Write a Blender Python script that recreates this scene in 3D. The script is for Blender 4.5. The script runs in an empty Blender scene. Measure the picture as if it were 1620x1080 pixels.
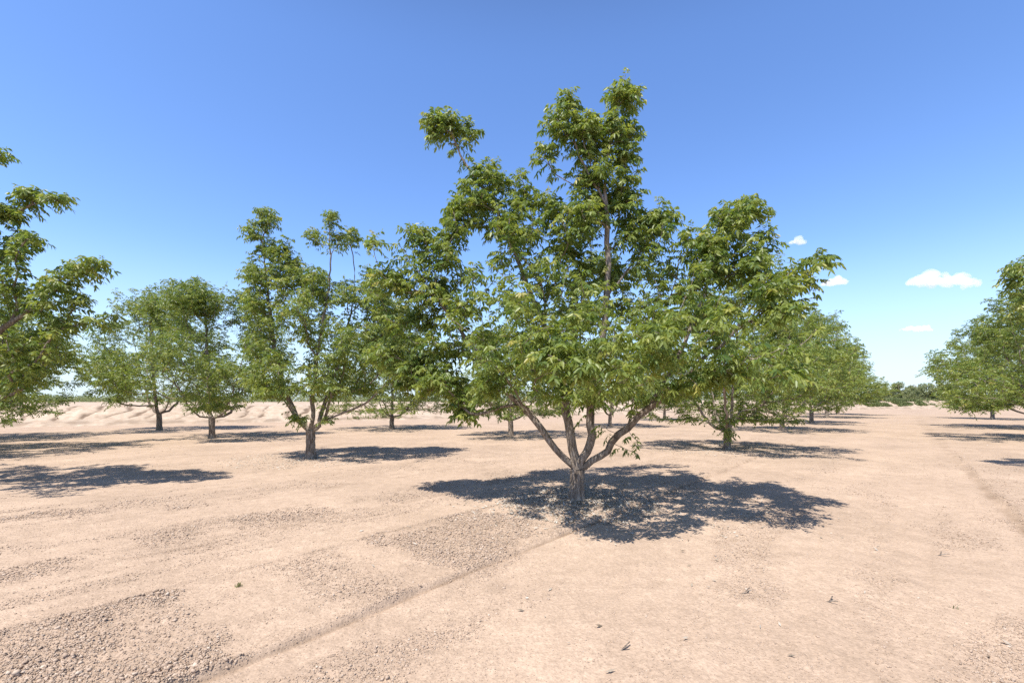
import bpy, math, random
import numpy as np
from mathutils import Vector

R = math.radians
rng = np.random.default_rng(7)
random.seed(7)
scene = bpy.context.scene
COL = scene.collection

# ------------------------------------------------------------------ camera
CAM_H, F, CX, HY = 1.6, 720.0, 810.0, 634.0        # eye height, focal length and horizon of the 1620x1080 photograph
cd = bpy.data.cameras.new('camera')
cd.sensor_width = 36.0
cd.lens = 36.0 * F / 1620.0
cd.shift_y = (HY - 540.0) / 1620.0
cd.clip_start = 0.05
cd.clip_end = 20000
cam = bpy.data.objects.new('camera', cd)
COL.objects.link(cam)
cam.location = (0, 0, CAM_H)
cam.rotation_euler = (R(90), 0, 0)
scene.camera = cam


def at(px, py, d):
    return np.array([(px - CX) / F * d, d, CAM_H - (py - HY) / F * d])


def ground_at(px, py):
    d = F * CAM_H / (py - HY)
    return np.array([(px - CX) / F * d, d, 0.0])


# ------------------------------------------------------------------ helpers
def tag(o, label=None, cat=None, group=None, kind=None):
    if label: o['label'] = label
    if cat: o['category'] = cat
    if group: o['group'] = group
    if kind: o['kind'] = kind
    return o


def empty(name, loc):
    o = bpy.data.objects.new(name, None)
    COL.objects.link(o)
    o.location = loc
    o.empty_display_size = 0.3
    return o


def make_mesh(name, verts, face_groups, mat, smooth=False, attrs=None, fattrs=None):
    """face_groups: list of (n,k) index arrays"""
    me = bpy.data.meshes.new(name)
    verts = np.asarray(verts, dtype=np.float32)
    me.vertices.add(len(verts))
    me.vertices.foreach_set('co', verts.ravel())
    fg = [np.asarray(f, dtype=np.int32) for f in face_groups if len(f)]
    loops = np.concatenate([f.ravel() for f in fg])
    tot = np.concatenate([np.full(len(f), f.shape[1], dtype=np.int32) for f in fg])
    start = np.concatenate([[0], np.cumsum(tot)[:-1]]).astype(np.int32)
    me.loops.add(len(loops))
    me.loops.foreach_set('vertex_index', loops)
    me.polygons.add(len(tot))
    me.polygons.foreach_set('loop_start', start)
    me.polygons.foreach_set('loop_total', tot)
    if smooth:
        me.polygons.foreach_set('use_smooth', np.ones(len(tot), dtype=bool))
    me.update(calc_edges=True)
    for k, v in (attrs or {}).items():
        a = me.attributes.new(k, 'FLOAT', 'POINT')
        a.data.foreach_set('value', np.asarray(v, dtype=np.float32))
    for k, v in (fattrs or {}).items():
        a = me.attributes.new(k, 'FLOAT', 'FACE')
        a.data.foreach_set('value', np.asarray(v, dtype=np.float32))
    if mat: me.materials.append(mat)
    return me


def link(name, me, parent=None):
    o = bpy.data.objects.new(name, me)
    COL.objects.link(o)
    if parent: o.parent = parent
    return o


def norm(v):
    return v / np.maximum(np.linalg.norm(v, axis=-1, keepdims=True), 1e-9)


# ---- vectorised gradient noise
def _hash(ix, iy, seed):
    h = (ix.astype(np.int64) * 374761393 + iy.astype(np.int64) * 668265263 + seed * 982451653) & 0xFFFFFFFF
    h = ((h ^ (h >> 13)) * 1274126177) & 0xFFFFFFFF
    h = h ^ (h >> 16)
    return h


def pnoise(x, y, seed=0):
    ix = np.floor(x); iy = np.floor(y)
    fx = x - ix; fy = y - iy
    ix = ix.astype(np.int64); iy = iy.astype(np.int64)
    u = fx * fx * fx * (fx * (fx * 6 - 15) + 10); v = fy * fy * fy * (fy * (fy * 6 - 15) + 10)
    def g(a, b, dx, dy):
        th = _hash(a, b, seed) * (2 * math.pi / 4294967296.0)
        return np.cos(th) * dx + np.sin(th) * dy
    n00 = g(ix, iy, fx, fy); n10 = g(ix + 1, iy, fx - 1, fy)
    n01 = g(ix, iy + 1, fx, fy - 1); n11 = g(ix + 1, iy + 1, fx - 1, fy - 1)
    return 1.5 * ((n00 * (1 - u) + n10 * u) * (1 - v) + (n01 * (1 - u) + n11 * u) * v)


def fbm(x, y, octv=4, seed=0, gain=0.5):
    r = 0; a = 1.0
    for k in range(octv):
        r = r + a * pnoise(x * 2 ** k + 13.7 * k, y * 2 ** k - 7.1 * k, seed + k)
        a *= gain
    return r


def sstep(a, b, x):
    t = np.clip((x - a) / (b - a), 0, 1)
    return t * t * (3 - 2 * t)


# ------------------------------------------------------------------ materials
def new_mat(name):
    m = bpy.data.materials.new(name)
    m.use_nodes = True
    nt = m.node_tree
    nt.nodes.clear()
    out = nt.nodes.new('ShaderNodeOutputMaterial')
    return m, nt, out


def N(nt, t, **kw):
    n = nt.nodes.new(t)
    for k, v in kw.items():
        if k in n.bl_rna.properties.keys():
            setattr(n, k, v)
        else:
            n.inputs[k].default_value = v
    return n


def ramp(nt, pts):
    n = nt.nodes.new('ShaderNodeValToRGB')
    e = n.color_ramp.elements
    while len(e) < len(pts): e.new(0.5)
    for el, (p, c) in zip(e, pts):
        el.position = p
        el.color = (*c, 1)
    return n


def leaf_material(name, cols, trans, mixf=0.32, rough=0.42):
    m, nt, out = new_mat(name)
    a = N(nt, 'ShaderNodeAttribute', attribute_name='tint')
    r = ramp(nt, cols)
    nt.links.new(a.outputs['Fac'], r.inputs['Fac'])
    p = N(nt, 'ShaderNodeBsdfPrincipled', Roughness=rough)
    p.inputs['Specular IOR Level'].default_value = 0.42
    nt.links.new(r.outputs['Color'], p.inputs['Base Color'])
    t = N(nt, 'ShaderNodeBsdfTranslucent')
    r2 = ramp(nt, trans)
    nt.links.new(a.outputs['Fac'], r2.inputs['Fac'])
    nt.links.new(r2.outputs['Color'], t.inputs['Color'])
    mx = N(nt, 'ShaderNodeMixShader')
    mx.inputs[0].default_value = mixf
    nt.links.new(p.outputs[0], mx.inputs[1]); nt.links.new(t.outputs[0], mx.inputs[2])
    nt.links.new(mx.outputs[0], out.inputs[0])
    return m


M_LEAF = leaf_material('pecan_leaf',
    [(0.0, (0.085, 0.145, 0.038)), (0.5, (0.205, 0.255, 0.062)), (0.8, (0.30, 0.33, 0.085)), (1.0, (0.40, 0.36, 0.11))],
    [(0.0, (0.20, 0.30, 0.035)), (0.6, (0.40, 0.46, 0.055)), (1.0, (0.54, 0.53, 0.08))], 0.40, 0.43)
M_FAR = leaf_material('scrub_leaf',
    [(0.0, (0.17, 0.20, 0.10)), (1.0, (0.32, 0.34, 0.18))],
    [(0.0, (0.20, 0.27, 0.08)), (1.0, (0.35, 0.40, 0.14))], 0.4, 0.7)
M_WEED = leaf_material('weed_leaf',
    [(0.0, (0.09, 0.13, 0.04)), (0.6, (0.17, 0.20, 0.07)), (1.0, (0.38, 0.33, 0.17))],
    [(0.0, (0.12, 0.18, 0.04)), (1.0, (0.35, 0.34, 0.14))], 0.25, 0.7)
M_LITTER = leaf_material('dead_leaf',
    [(0.0, (0.16, 0.12, 0.08)), (0.5, (0.36, 0.30, 0.23)), (1.0, (0.56, 0.51, 0.44))],
    [(0.0, (0.2, 0.15, 0.1)), (1.0, (0.4, 0.35, 0.28))], 0.1, 0.8)


def bark_material():
    m, nt, out = new_mat('pecan_bark')
    tc = N(nt, 'ShaderNodeTexCoord')
    mp = N(nt, 'ShaderNodeMapping')
    mp.inputs['Scale'].default_value = (28, 28, 7)
    nt.links.new(tc.outputs['Object'], mp.inputs['Vector'])
    n1 = N(nt, 'ShaderNodeTexNoise', Scale=1.0, Detail=6.0, Roughness=0.65)
    nt.links.new(mp.outputs[0], n1.inputs['Vector'])
    n2 = N(nt, 'ShaderNodeTexNoise', Scale=3.0, Detail=3.0)
    nt.links.new(tc.outputs['Object'], n2.inputs['Vector'])
    r = ramp(nt, [(0.30, (0.065, 0.053, 0.043)), (0.48, (0.23, 0.19, 0.155)), (0.70, (0.44, 0.39, 0.34))])
    nt.links.new(n1.outputs['Fac'], r.inputs['Fac'])
    r2 = ramp(nt, [(0.35, (0.75, 0.70, 0.66)), (0.65, (1.1, 1.08, 1.05))])
    nt.links.new(n2.outputs['Fac'], r2.inputs['Fac'])
    mm = N(nt, 'ShaderNodeMix', data_type='RGBA', blend_type='MULTIPLY')
    mm.inputs['Factor'].default_value = 1.0
    nt.links.new(r.outputs['Color'], mm.inputs['A']); nt.links.new(r2.outputs['Color'], mm.inputs['B'])
    p = N(nt, 'ShaderNodeBsdfPrincipled', Roughness=0.9)
    p.inputs['Specular IOR Level'].default_value = 0.2
    nt.links.new(mm.outputs['Result'], p.inputs['Base Color'])
    b = N(nt, 'ShaderNodeBump', Strength=0.9, Distance=0.03)
    nt.links.new(n1.outputs['Fac'], b.inputs['Height'])
    nt.links.new(b.outputs[0], p.inputs['Normal'])
    nt.links.new(p.outputs[0], out.inputs[0])
    return m


M_BARK = bark_material()


def soil_material(name, smooth_c, rough_c, dark_c, bump=0.35):
    m, nt, out = new_mat(name)
    tc = N(nt, 'ShaderNodeTexCoord')
    a = N(nt, 'ShaderNodeAttribute', attribute_name='coarse')
    d = N(nt, 'ShaderNodeAttribute', attribute_name='shade_stain')
    n1 = N(nt, 'ShaderNodeTexNoise', Scale=0.55, Detail=6.0, Roughness=0.62)
    n2 = N(nt, 'ShaderNodeTexNoise', Scale=38.0, Detail=5.0, Roughness=0.7)
    n3 = N(nt, 'ShaderNodeTexVoronoi', Scale=55.0)
    n4 = N(nt, 'ShaderNodeTexNoise', Scale=5.0, Detail=5.0, Roughness=0.65)
    for n in (n1, n2, n3, n4): nt.links.new(tc.outputs['Object'], n.inputs['Vector'])
    mx = N(nt, 'ShaderNodeMix', data_type='RGBA')
    mx.inputs['A'].default_value = (*smooth_c, 1); mx.inputs['B'].default_value = (*rough_c, 1)
    nt.links.new(a.outputs['Fac'], mx.inputs['Factor'])
    last = mx
    for tex, lo, hi, fac in ((n1, 0.86, 1.12, 1.0), (n2, 0.78, 1.2, 1.0), (n4, 0.88, 1.1, 1.0)):
        r = ramp(nt, [(0.3, (lo, lo * 0.99, lo * 0.98)), (0.7, (hi, hi, hi))])
        nt.links.new(tex.outputs['Fac'], r.inputs['Fac'])
        mm = N(nt, 'ShaderNodeMix', data_type='RGBA', blend_type='MULTIPLY')
        mm.inputs['Factor'].default_value = fac
        nt.links.new(last.outputs['Result'], mm.inputs['A']); nt.links.new(r.outputs['Color'], mm.inputs['B'])
        last = mm
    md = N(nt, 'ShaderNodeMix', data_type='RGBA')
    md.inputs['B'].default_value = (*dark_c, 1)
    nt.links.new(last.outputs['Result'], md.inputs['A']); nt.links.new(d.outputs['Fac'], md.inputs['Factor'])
    p = N(nt, 'ShaderNodeBsdfPrincipled', Roughness=0.95)
    p.inputs['Specular IOR Level'].default_value = 0.1
    nt.links.new(md.outputs['Result'], p.inputs['Base Color'])
    # fine grain relief
    ad = N(nt, 'ShaderNodeMath', operation='ADD')
    nt.links.new(n2.outputs['Fac'], ad.inputs[0]); nt.links.new(n3.outputs['Distance'], ad.inputs[1])
    b = N(nt, 'ShaderNodeBump', Strength=bump, Distance=0.012)
    nt.links.new(ad.outputs[0], b.inputs['Height'])
    nt.links.new(b.outputs[0], p.inputs['Normal'])
    nt.links.new(p.outputs[0], out.inputs[0])
    return m


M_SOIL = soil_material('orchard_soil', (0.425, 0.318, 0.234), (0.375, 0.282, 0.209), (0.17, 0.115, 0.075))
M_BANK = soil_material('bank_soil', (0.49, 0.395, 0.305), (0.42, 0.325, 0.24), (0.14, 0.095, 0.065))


def clod_material():
    m, nt, out = new_mat('soil_clod')
    a = N(nt, 'ShaderNodeAttribute', attribute_name='tint')
    r = ramp(nt, [(0.0, (0.30, 0.222, 0.162)), (0.6, (0.42, 0.315, 0.235)), (1.0, (0.54, 0.45, 0.36))])
    nt.links.new(a.outputs['Fac'], r.inputs['Fac'])
    p = N(nt, 'ShaderNodeBsdfPrincipled', Roughness=0.95)
    p.inputs['Specular IOR Level'].default_value = 0.1
    nt.links.new(r.outputs['Color'], p.inputs['Base Color'])
    nt.links.new(p.outputs[0], out.inputs[0])
    return m


M_CLOD = clod_material()

# ------------------------------------------------------------------ light and sky
SUN_EL = 64.0
trav = np.array([0.62, 0.785])                     # where shadows fall on the ground (back and to the right)
sun_dir = np.array([-trav[0] * math.cos(R(SUN_EL)), -trav[1] * math.cos(R(SUN_EL)), math.sin(R(SUN_EL))])
sd = bpy.data.lights.new('sun', 'SUN')
sd.energy = 5.0
sd.angle = R(0.53)
sd.color = (1.0, 0.955, 0.89)
sun = bpy.data.objects.new('sun', sd)
COL.objects.link(sun)
sun.location = (-20, -20, 40)
sun.rotation_euler = Vector(-sun_dir).to_track_quat('-Z', 'Y').to_euler()

w = bpy.data.worlds.new('World')
scene.world = w
w.use_nodes = True
nt = w.node_tree
nt.nodes.clear()
sky = nt.nodes.new('ShaderNodeTexSky')
sky.sky_type = 'NISHITA'
sky.sun_disc = False
sky.sun_elevation = R(SUN_EL)
sky.sun_rotation = math.atan2(sun_dir[0], sun_dir[1])
sky.altitude = 300
sky.air_density = 1.0
sky.dust_density = 0.4
sky.ozone_density = 2.2
bg = nt.nodes.new('ShaderNodeBackground')
bg.inputs['Strength'].default_value = 0.135
wo = nt.nodes.new('ShaderNodeOutputWorld')
hs = nt.nodes.new('ShaderNodeHueSaturation')
hs.inputs['Hue'].default_value = 0.5045
hs.inputs['Saturation'].default_value = 1.13
hs.inputs['Value'].default_value = 1.26
nt.links.new(sky.outputs[0], hs.inputs['Color'])
wb = N(nt, 'ShaderNodeMix', data_type='RGBA', blend_type='MULTIPLY')
wb.inputs['Factor'].default_value = 1.0
wb.inputs['B'].default_value = (0.97, 1.0, 1.09, 1)
nt.links.new(hs.outputs[0], wb.inputs['A'])
# pale haze band low over the horizon
tcw = N(nt, 'ShaderNodeTexCoord')
sx = N(nt, 'ShaderNodeSeparateXYZ')
nt.links.new(tcw.outputs['Generated'], sx.inputs[0])
mr = N(nt, 'ShaderNodeMapRange', interpolation_type='SMOOTHSTEP')
for k_, v_ in (('From Min', -0.05), ('From Max', 0.30), ('To Min', 0.9), ('To Max', 0.0)): mr.inputs[k_].default_value = v_
nt.links.new(sx.outputs['Z'], mr.inputs['Value'])
hz = N(nt, 'ShaderNodeMix', data_type='RGBA')
hz.inputs['B'].default_value = (3.7, 4.65, 5.6, 1)
nt.links.new(mr.outputs['Result'], hz.inputs['Factor'])
nt.links.new(wb.outputs['Result'], hz.inputs['A'])
# upper sky out of view, darkened and warmed to weaken the shadow fill
mz = N(nt, 'ShaderNodeMapRange', interpolation_type='SMOOTHSTEP')
for k_, v_ in (('From Min', 0.58), ('From Max', 0.90), ('To Min', 0.0), ('To Max', 1.0)): mz.inputs[k_].default_value = v_
nt.links.new(sx.outputs['Z'], mz.inputs['Value'])
dz = N(nt, 'ShaderNodeMix', data_type='RGBA', blend_type='MULTIPLY')
dz.inputs['B'].default_value = (0.42, 0.31, 0.24, 1)
nt.links.new(mz.outputs['Result'], dz.inputs['Factor'])
nt.links.new(hz.outputs['Result'], dz.inputs['A'])
nt.links.new(dz.outputs['Result'], bg.inputs[0])
nt.links.new(bg.outputs[0], wo.inputs[0])

vs = scene.view_settings
vs.view_transform = 'Standard'
vs.look = 'None'
vs.gamma = 1.0
vs.exposure = 0.57
scene.cycles.max_bounces = 10
scene.cycles.diffuse_bounces = 4
scene.cycles.glossy_bounces = 2
scene.cycles.transmission_bounces = 6
scene.cycles.volume_bounces = 10
scene.cycles.transparent_max_bounces = 8
scene.cycles.use_adaptive_sampling = True
try:
    scene.cycles.use_denoising = False
except Exception:
    pass

# ------------------------------------------------------------------ ground
AX = np.array([0.65, 0.76])          # direction of the tree rows and of the tractor passes
BX = np.array([0.76, -0.65])


def st(x, y):
    return x * AX[0] + y * AX[1], x * BX[0] + y * BX[1]


def box(s, a, b, f=0.06):
    return sstep(a - f, a + f, s) * (1 - sstep(b - f, b + f, s))


def coarse_mask(x, y):
    s, t = st(x, y)
    wob = 0.10 * fbm(x * 1.6, y * 1.6, 4, 3)
    s2 = s + wob * 1.1 + 0.06 * fbm(x * 6, y * 6, 3, 5); t2 = t + wob * 0.25
    n = fbm(x * 0.9, y * 0.9, 4, 11)
    strip = box(t2, -4.75, -3.08, 0.03)
    lane = (box(s2, -6, 1.08, 0.04) * (0.80 + 0.2 * n) + box(s2, 1.75, 2.45, 0.25) * 0.62 + box(s2, 2.85, 4.75, 0.12) * 1.0
            + box(s2, 5.2, 60, 0.4) * 0.3)
    c = strip * lane * (0.97 + 0.35 * fbm(x * 2.4, y * 2.4, 4, 19))
    c = c * (1 - (0.62 - 0.25 * box(s2, -6, 1.08, 0.1)) * sstep(0.28, 0.5, fbm(x * 1.1 + 4, y * 1.1, 3, 17)))
    # the next band to the left, then thinner streaks
    c = np.maximum(c, box(t2, -7.0, -6.0, 0.18) * sstep(-0.35, 0.25, n) * 0.75)
    c = np.maximum(c, box(t2, -9.5, -7.9, 0.2) * sstep(-0.1, 0.4, n) * 0.6)
    c = np.maximum(c, box(t2, -14, -11, 0.3) * sstep(0.0, 0.4, n) * 0.5)
    # the lane to the right: smooth with thin gravelly patches
    streak = fbm(s * 0.16, t * 2.3, 4, 33, 0.6)
    c = np.maximum(c, 0.45 * sstep(0.05, 0.6, streak) * (0.5 + 0.5 * (t < -4.7)))
    g = fbm(s * 0.55, t * 1.1, 4, 29)
    c = np.maximum(c, (t > -3.1) * sstep(0.10, 0.55, g) * 0.5)
    c = np.maximum(c, box(t2, 1.2, 2.6, 0.08) * (0.35 + 0.3 * n))
    return np.clip(c, 0, 1)


def ground_z(x, y, fine=True):
    s, t = st(x, y)
    c = coarse_mask(x, y)
    fade = 1.0 / (1.0 + (np.hypot(x, y) / 22.0) ** 4)
    wob = 0.05 * fbm(s * 0.8, t * 0.8, 3, 41)
    tt = t + wob
    z = 0.028 * fbm(x * 0.22, y * 0.22, 3, 51)
    # streaks along the passes
    z = z + 0.010 * fbm(s * 0.35, t * 2.6, 3, 61) + 0.004 * fbm(s * 0.8, t * 9, 2, 63)
    # ridge left by the blade at the edge of the row, and steps between passes
    k = 0.5 + 0.5 * pnoise(s * 2.3, t * 0 + 0.5, 71)
    tr_ = t + 0.25 * wob
    z = z + (0.012 + 0.022 * k) * np.exp(-((tr_ + 3.115) / 0.03) ** 2) - 0.016 * np.exp(-((tr_ + 3.05) / 0.025) ** 2)
    z = z + 0.022 * sstep(-4.78, -4.70, tt) * (1 - sstep(-3.1, -3.02, tt))
    z = z + 0.02 * np.exp(-((tt + 4.78) / 0.05) ** 2)
    z = z + 0.02 * np.exp(-((tt + 6.0) / 0.07) ** 2) * k
    z = z + 0.022 * sstep(1.15, 1.30, tt) * (1 - sstep(3.0, 4.5, tt)) + 0.03 * np.exp(-((tt - 1.24) / 0.05) ** 2) - 0.02 * np.exp(-((tt - 1.14) / 0.05) ** 2) + 0.05 * np.exp(-(((x - 1.0) ** 2 + (y - 7.07) ** 2) / 0.16))
    z = z + 0.012 * np.exp(-((tt + 1.05) / 0.05) ** 2) * sstep(0.3, 0.7, k)
    if fine:
        hi = fbm(x * 17, y * 17, 4, 81, 0.62)
        lump = np.abs(fbm(x * 9, y * 9, 3, 91))
        z = z + fade * (c * (0.009 * hi + 0.013 * lump + 0.006 * fbm(x * 38, y * 38, 2, 99)) + 0.0026 * hi + 0.0045 * fbm(x * 5, y * 5, 3, 95))
    return z * (0.25 + 0.75 * fade), c


def line_shade(x, y):
    """shade along the blade lines, painted as darker soil colour"""
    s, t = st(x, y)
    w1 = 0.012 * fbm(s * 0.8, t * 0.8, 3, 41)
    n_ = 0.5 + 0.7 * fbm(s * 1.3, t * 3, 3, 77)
    v = 0.8 * np.exp(-((t + w1 + 3.055) / 0.018) ** 2) * np.clip(n_ + 0.25, 0, 1)  # shaded side of the ridge, put into the colour
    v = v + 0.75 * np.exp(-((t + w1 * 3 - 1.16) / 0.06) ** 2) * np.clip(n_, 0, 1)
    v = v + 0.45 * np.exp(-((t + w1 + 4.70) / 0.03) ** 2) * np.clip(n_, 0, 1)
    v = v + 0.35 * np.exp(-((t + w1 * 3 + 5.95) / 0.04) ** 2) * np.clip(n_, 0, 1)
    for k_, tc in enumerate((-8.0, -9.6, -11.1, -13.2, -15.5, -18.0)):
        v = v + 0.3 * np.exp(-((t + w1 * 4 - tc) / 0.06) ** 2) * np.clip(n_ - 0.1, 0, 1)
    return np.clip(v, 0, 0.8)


def axis_pts():
    xs = [0.0]; dx = 0.014
    while xs[-1] < 6000:
        x = xs[-1]
        dx = 0.0145 if x < 4.2 else max(0.0145, 0.0145 + (x - 4.2) * 0.028)
        xs.append(x + dx)
    xs = np.array(xs)
    return np.concatenate([-xs[:0:-1], xs])


def depth_pts():
    ys = [1.9]
    while ys[-1] < 6000:
        y = ys[-1]
        ys.append(y + max(0.0135, 0.0135 * (max(y, 3.0) / 3.0) ** 1.55 if y < 60 else 0.045 * y))
    back = 1.9 - np.cumsum(0.04 * 1.2 ** np.arange(44))
    return np.concatenate([back[::-1], np.array(ys)])


gx = axis_pts(); gy = depth_pts()
GX, GY = np.meshgrid(gx, gy)
GZ, GC = ground_z(GX.ravel(), GY.ravel())
nx, ny = len(gx), len(gy)
idx = np.arange(nx * ny).reshape(ny, nx)
quads = np.stack([idx[:-1, :-1], idx[:-1, 1:], idx[1:, 1:], idx[1:, :-1]], -1).reshape(-1, 4)
print('ground', nx, ny)
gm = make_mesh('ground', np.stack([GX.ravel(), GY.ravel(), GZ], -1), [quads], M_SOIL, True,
               attrs={'coarse': GC, 'shade_stain': line_shade(GX.ravel(), GY.ravel())})
tag(link('ground', gm), kind='structure')

# ---- clods and gravel lying on the soil
phi = (1 + 5 ** 0.5) / 2
ICO_V = norm(np.array([(-1, phi, 0), (1, phi, 0), (-1, -phi, 0), (1, -phi, 0), (0, -1, phi), (0, 1, phi),
                       (0, -1, -phi), (0, 1, -phi), (phi, 0, -1), (phi, 0, 1), (-phi, 0, -1), (-phi, 0, 1)], float))
ICO_F = np.array([(0, 11, 5), (0, 5, 1), (0, 1, 7), (0, 7, 10), (0, 10, 11), (1, 5, 9), (5, 11, 4), (11, 10, 2), (10, 7, 6),
                  (7, 1, 8), (3, 9, 4), (3, 4, 2), (3, 2, 6), (3, 6, 8), (3, 8, 9), (4, 9, 5), (2, 4, 11), (6, 2, 10),
                  (8, 6, 7), (9, 8, 1)])


OCT_V = np.array([(1, 0, 0), (-1, 0, 0), (0, 1, 0), (0, -1, 0), (0, 0, 1), (0, 0, -1)], float)
OCT_F = np.array([(0, 2, 4), (2, 1, 4), (1, 3, 4), (3, 0, 4), (2, 0, 5), (1, 2, 5), (3, 1, 5), (0, 3, 5)])


def clods(n_try, dmin, dmax, smin, smax, power, seed, BV=ICO_V, BF=ICO_F, base_p=0.035):
    g = np.random.default_rng(seed)
    d = dmin + (dmax - dmin) * g.random(n_try) ** 1.3
    x = (g.random(n_try) * 2 - 1) * (1.25 * d + 0.8)
    c = coarse_mask(x, d)
    s, t = st(x, d)
    ridge = 0.7 * np.exp(-((t + 3.1) / 0.045) ** 2) + 0.6 * np.exp(-((t + 4.78) / 0.07) ** 2) + 0.5 * np.exp(-((t - 1.22) / 0.1) ** 2) + 0.5 * np.exp(-((t + 6.0) / 0.1) ** 2)
    keep = g.random(n_try) < np.clip(c ** 1.5 + base_p * (0.4 + 1.6 * sstep(-0.2, 0.5, fbm(x * 0.8, d * 0.8, 3, 7))) + 0.5 * ridge, 0, 1)
    x = x[keep]; d = d[keep]; n = len(x)
    size = smin + (smax - smin) * g.random(n) ** power
    size *= 0.6 + 0.6 * np.clip(coarse_mask(x, d), 0, 1)
    z, _ = ground_z(x, d)
    v = BV[None] * (0.65 + 0.6 * g.random((n, len(BV), 1)))
    ang = g.random(n) * 6.283
    ca, sa = np.cos(ang)[:, None], np.sin(ang)[:, None]
    sc = np.stack([0.7 + 0.8 * g.random(n), 0.7 + 0.5 * g.random(n), 0.5 + 0.4 * g.random(n)], -1)
    v = v * sc[:, None, :]
    vx = v[..., 0] * ca - v[..., 1] * sa; vy = v[..., 0] * sa + v[..., 1] * ca
    v = np.stack([vx, vy, v[..., 2]], -1) * (size * 0.5)[:, None, None]
    v = v + np.stack([x, d, z + size * 0.13], -1)[:, None, :]
    f = BF[None] + (np.arange(n) * len(BV))[:, None, None]
    tint = np.repeat(np.clip(g.normal(0.5, 0.2, n), 0, 1), len(BF))
    return v.reshape(-1, 3), f.reshape(-1, 3), tint


parts = [clods(70000, 2.3, 7.0, 0.010, 0.030, 3.5, 1), clods(420000, 2.3, 6.5, 0.005, 0.017, 1.6, 4, OCT_V, OCT_F, 0.11),
         clods(60000, 6.0, 14.0, 0.012, 0.036, 3.0, 2), clods(120000, 6.0, 13.0, 0.008, 0.020, 1.6, 5, OCT_V, OCT_F, 0.10),
         clods(9000, 12.0, 30.0, 0.02, 0.06, 2.6, 3)]
off = 0; V = []; Fc = []; T = []
for v, f, t_ in parts:
    V.append(v); Fc.append(f + off); T.append(t_); off += len(v)
cm = make_mesh('soil_clods', np.concatenate(V), [np.concatenate(Fc)], M_CLOD, False, fattrs={'tint': np.concatenate(T)})
tag(link('soil_clods', cm), 'loose tan clods and gravel scattered over the scraped orchard soil', 'gravel', kind='stuff')
print('clods', off // 12)

# ------------------------------------------------------------------ embankment beyond the orchard
foot = np.array([(-90, 3), (-60, 14.5), (-30.8, 27.4), (-19.3, 33.2), (-9.8, 38), (0, 45), (20, 58), (40, 69), (70, 85), (140, 120), (260, 180)], float)
seg = np.concatenate([[0], np.cumsum(np.linalg.norm(np.diff(foot, axis=0), axis=1))])
us = np.concatenate([np.arange(0, seg[7], 0.13), np.arange(seg[7], seg[-1], 0.5)])
fx = np.interp(us, seg, foot[:, 0]); fy = np.interp(us, seg, foot[:, 1])
k = np.ones(61) / 61
pad = lambda a: np.convolve(np.pad(a, 30, mode='edge'), k, 'valid')
fx, fy = pad(fx), pad(fy)
tx, ty = np.gradient(fx), np.gradient(fy)
tl = np.hypot(tx, ty); nxn, nyn = -ty / tl, tx / tl
hgt = np.interp(us, [0, seg[2], seg[4], seg[7], seg[8], seg[-1]], [1.3, 1.28, 1.22, 1.35, 1.75, 1.8])
vs_ = np.concatenate([np.linspace(-0.6, 6, 52), 6 + np.cumsum(0.3 * 1.33 ** np.arange(25))])
U, Vv = np.meshgrid(us, vs_)
HG = np.broadcast_to(hgt, U.shape)
toe = 0.15 * fbm(U * 0.25, Vv * 0 + 1.5, 3, 301)
prof = sstep(-0.2, 4.4, Vv - toe)
Z = -0.05 + HG * (0.12 * sstep(-0.3, 0.4, Vv - toe) + 0.88 * prof)
# erosion rills slanting down the face, shrinkage and clods
face = sstep(0.2, 1.1, Vv) * (1 - sstep(4.3, 5.4, Vv))
slant = U - 0.2 * Vv + 0.6 * fbm(U * 0.5, Vv * 0.5, 3, 311)
cell = np.floor(slant / 1.35)
hx = (_hash(cell.astype(np.int64), np.zeros_like(cell, dtype=np.int64), 5) / 4294967296.0)
hv = (_hash(cell.astype(np.int64), np.ones_like(cell, dtype=np.int64), 9) / 4294967296.0)
dd = np.abs(slant - (cell + 0.25 + 0.5 * hx) * 1.35)
live = (hv > 0.3) * sstep(0.3 + hv, 1.0 + hv, Vv) * (1 - sstep(3.6 + hv, 4.8, Vv))
wdt = 0.055 + 0.06 * hv
rill = np.exp(-(dd / wdt) ** 2) * live * face
Z = Z - 0.09 * rill + 0.022 * fbm(U * 2.0, Vv * 2.0, 4, 323) * face + 0.012 * fbm(U * 1.2, Vv * 1.2, 4, 321) * sstep(0, 0.6, Vv) * (1 - sstep(7, 14, Vv)) * 0.9
Z = Z + 0.03 * np.abs(fbm(U * 3, Vv * 3, 3, 331)) * face
Z = Z + 0.05 * np.exp(-((Vv - 4.6) / 0.7) ** 2) * (0.6 + 0.6 * fbm(U * 0.3, Vv * 0, 3, 341))
Z = np.where(Vv > 8, Z + 0.0025 * np.minimum(Vv - 8, 80) * sstep(-40, 60, fx[None, :] + 0 * Vv), Z)
Xb = fx[None, :] + nxn[None, :] * Vv
Yb = fy[None, :] + nyn[None, :] * Vv
shade_stain = np.clip(2.4 * rill * (0.7 + 0.5 * fbm(U * 2, Vv * 2, 2, 351)), 0, 0.85)  # rills darkened in colour for their shade and moist soil
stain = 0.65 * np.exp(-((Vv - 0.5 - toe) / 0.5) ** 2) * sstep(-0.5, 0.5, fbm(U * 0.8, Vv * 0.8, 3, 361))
shade_stain = np.maximum(shade_stain, np.clip(stain, 0, 0.5))
bn, bm_ = len(vs_), len(us)
bi = np.arange(bn * bm_).reshape(bn, bm_)
bq = np.stack([bi[:-1, :-1], bi[:-1, 1:], bi[1:, 1:], bi[1:, :-1]], -1).reshape(-1, 4)
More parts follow.
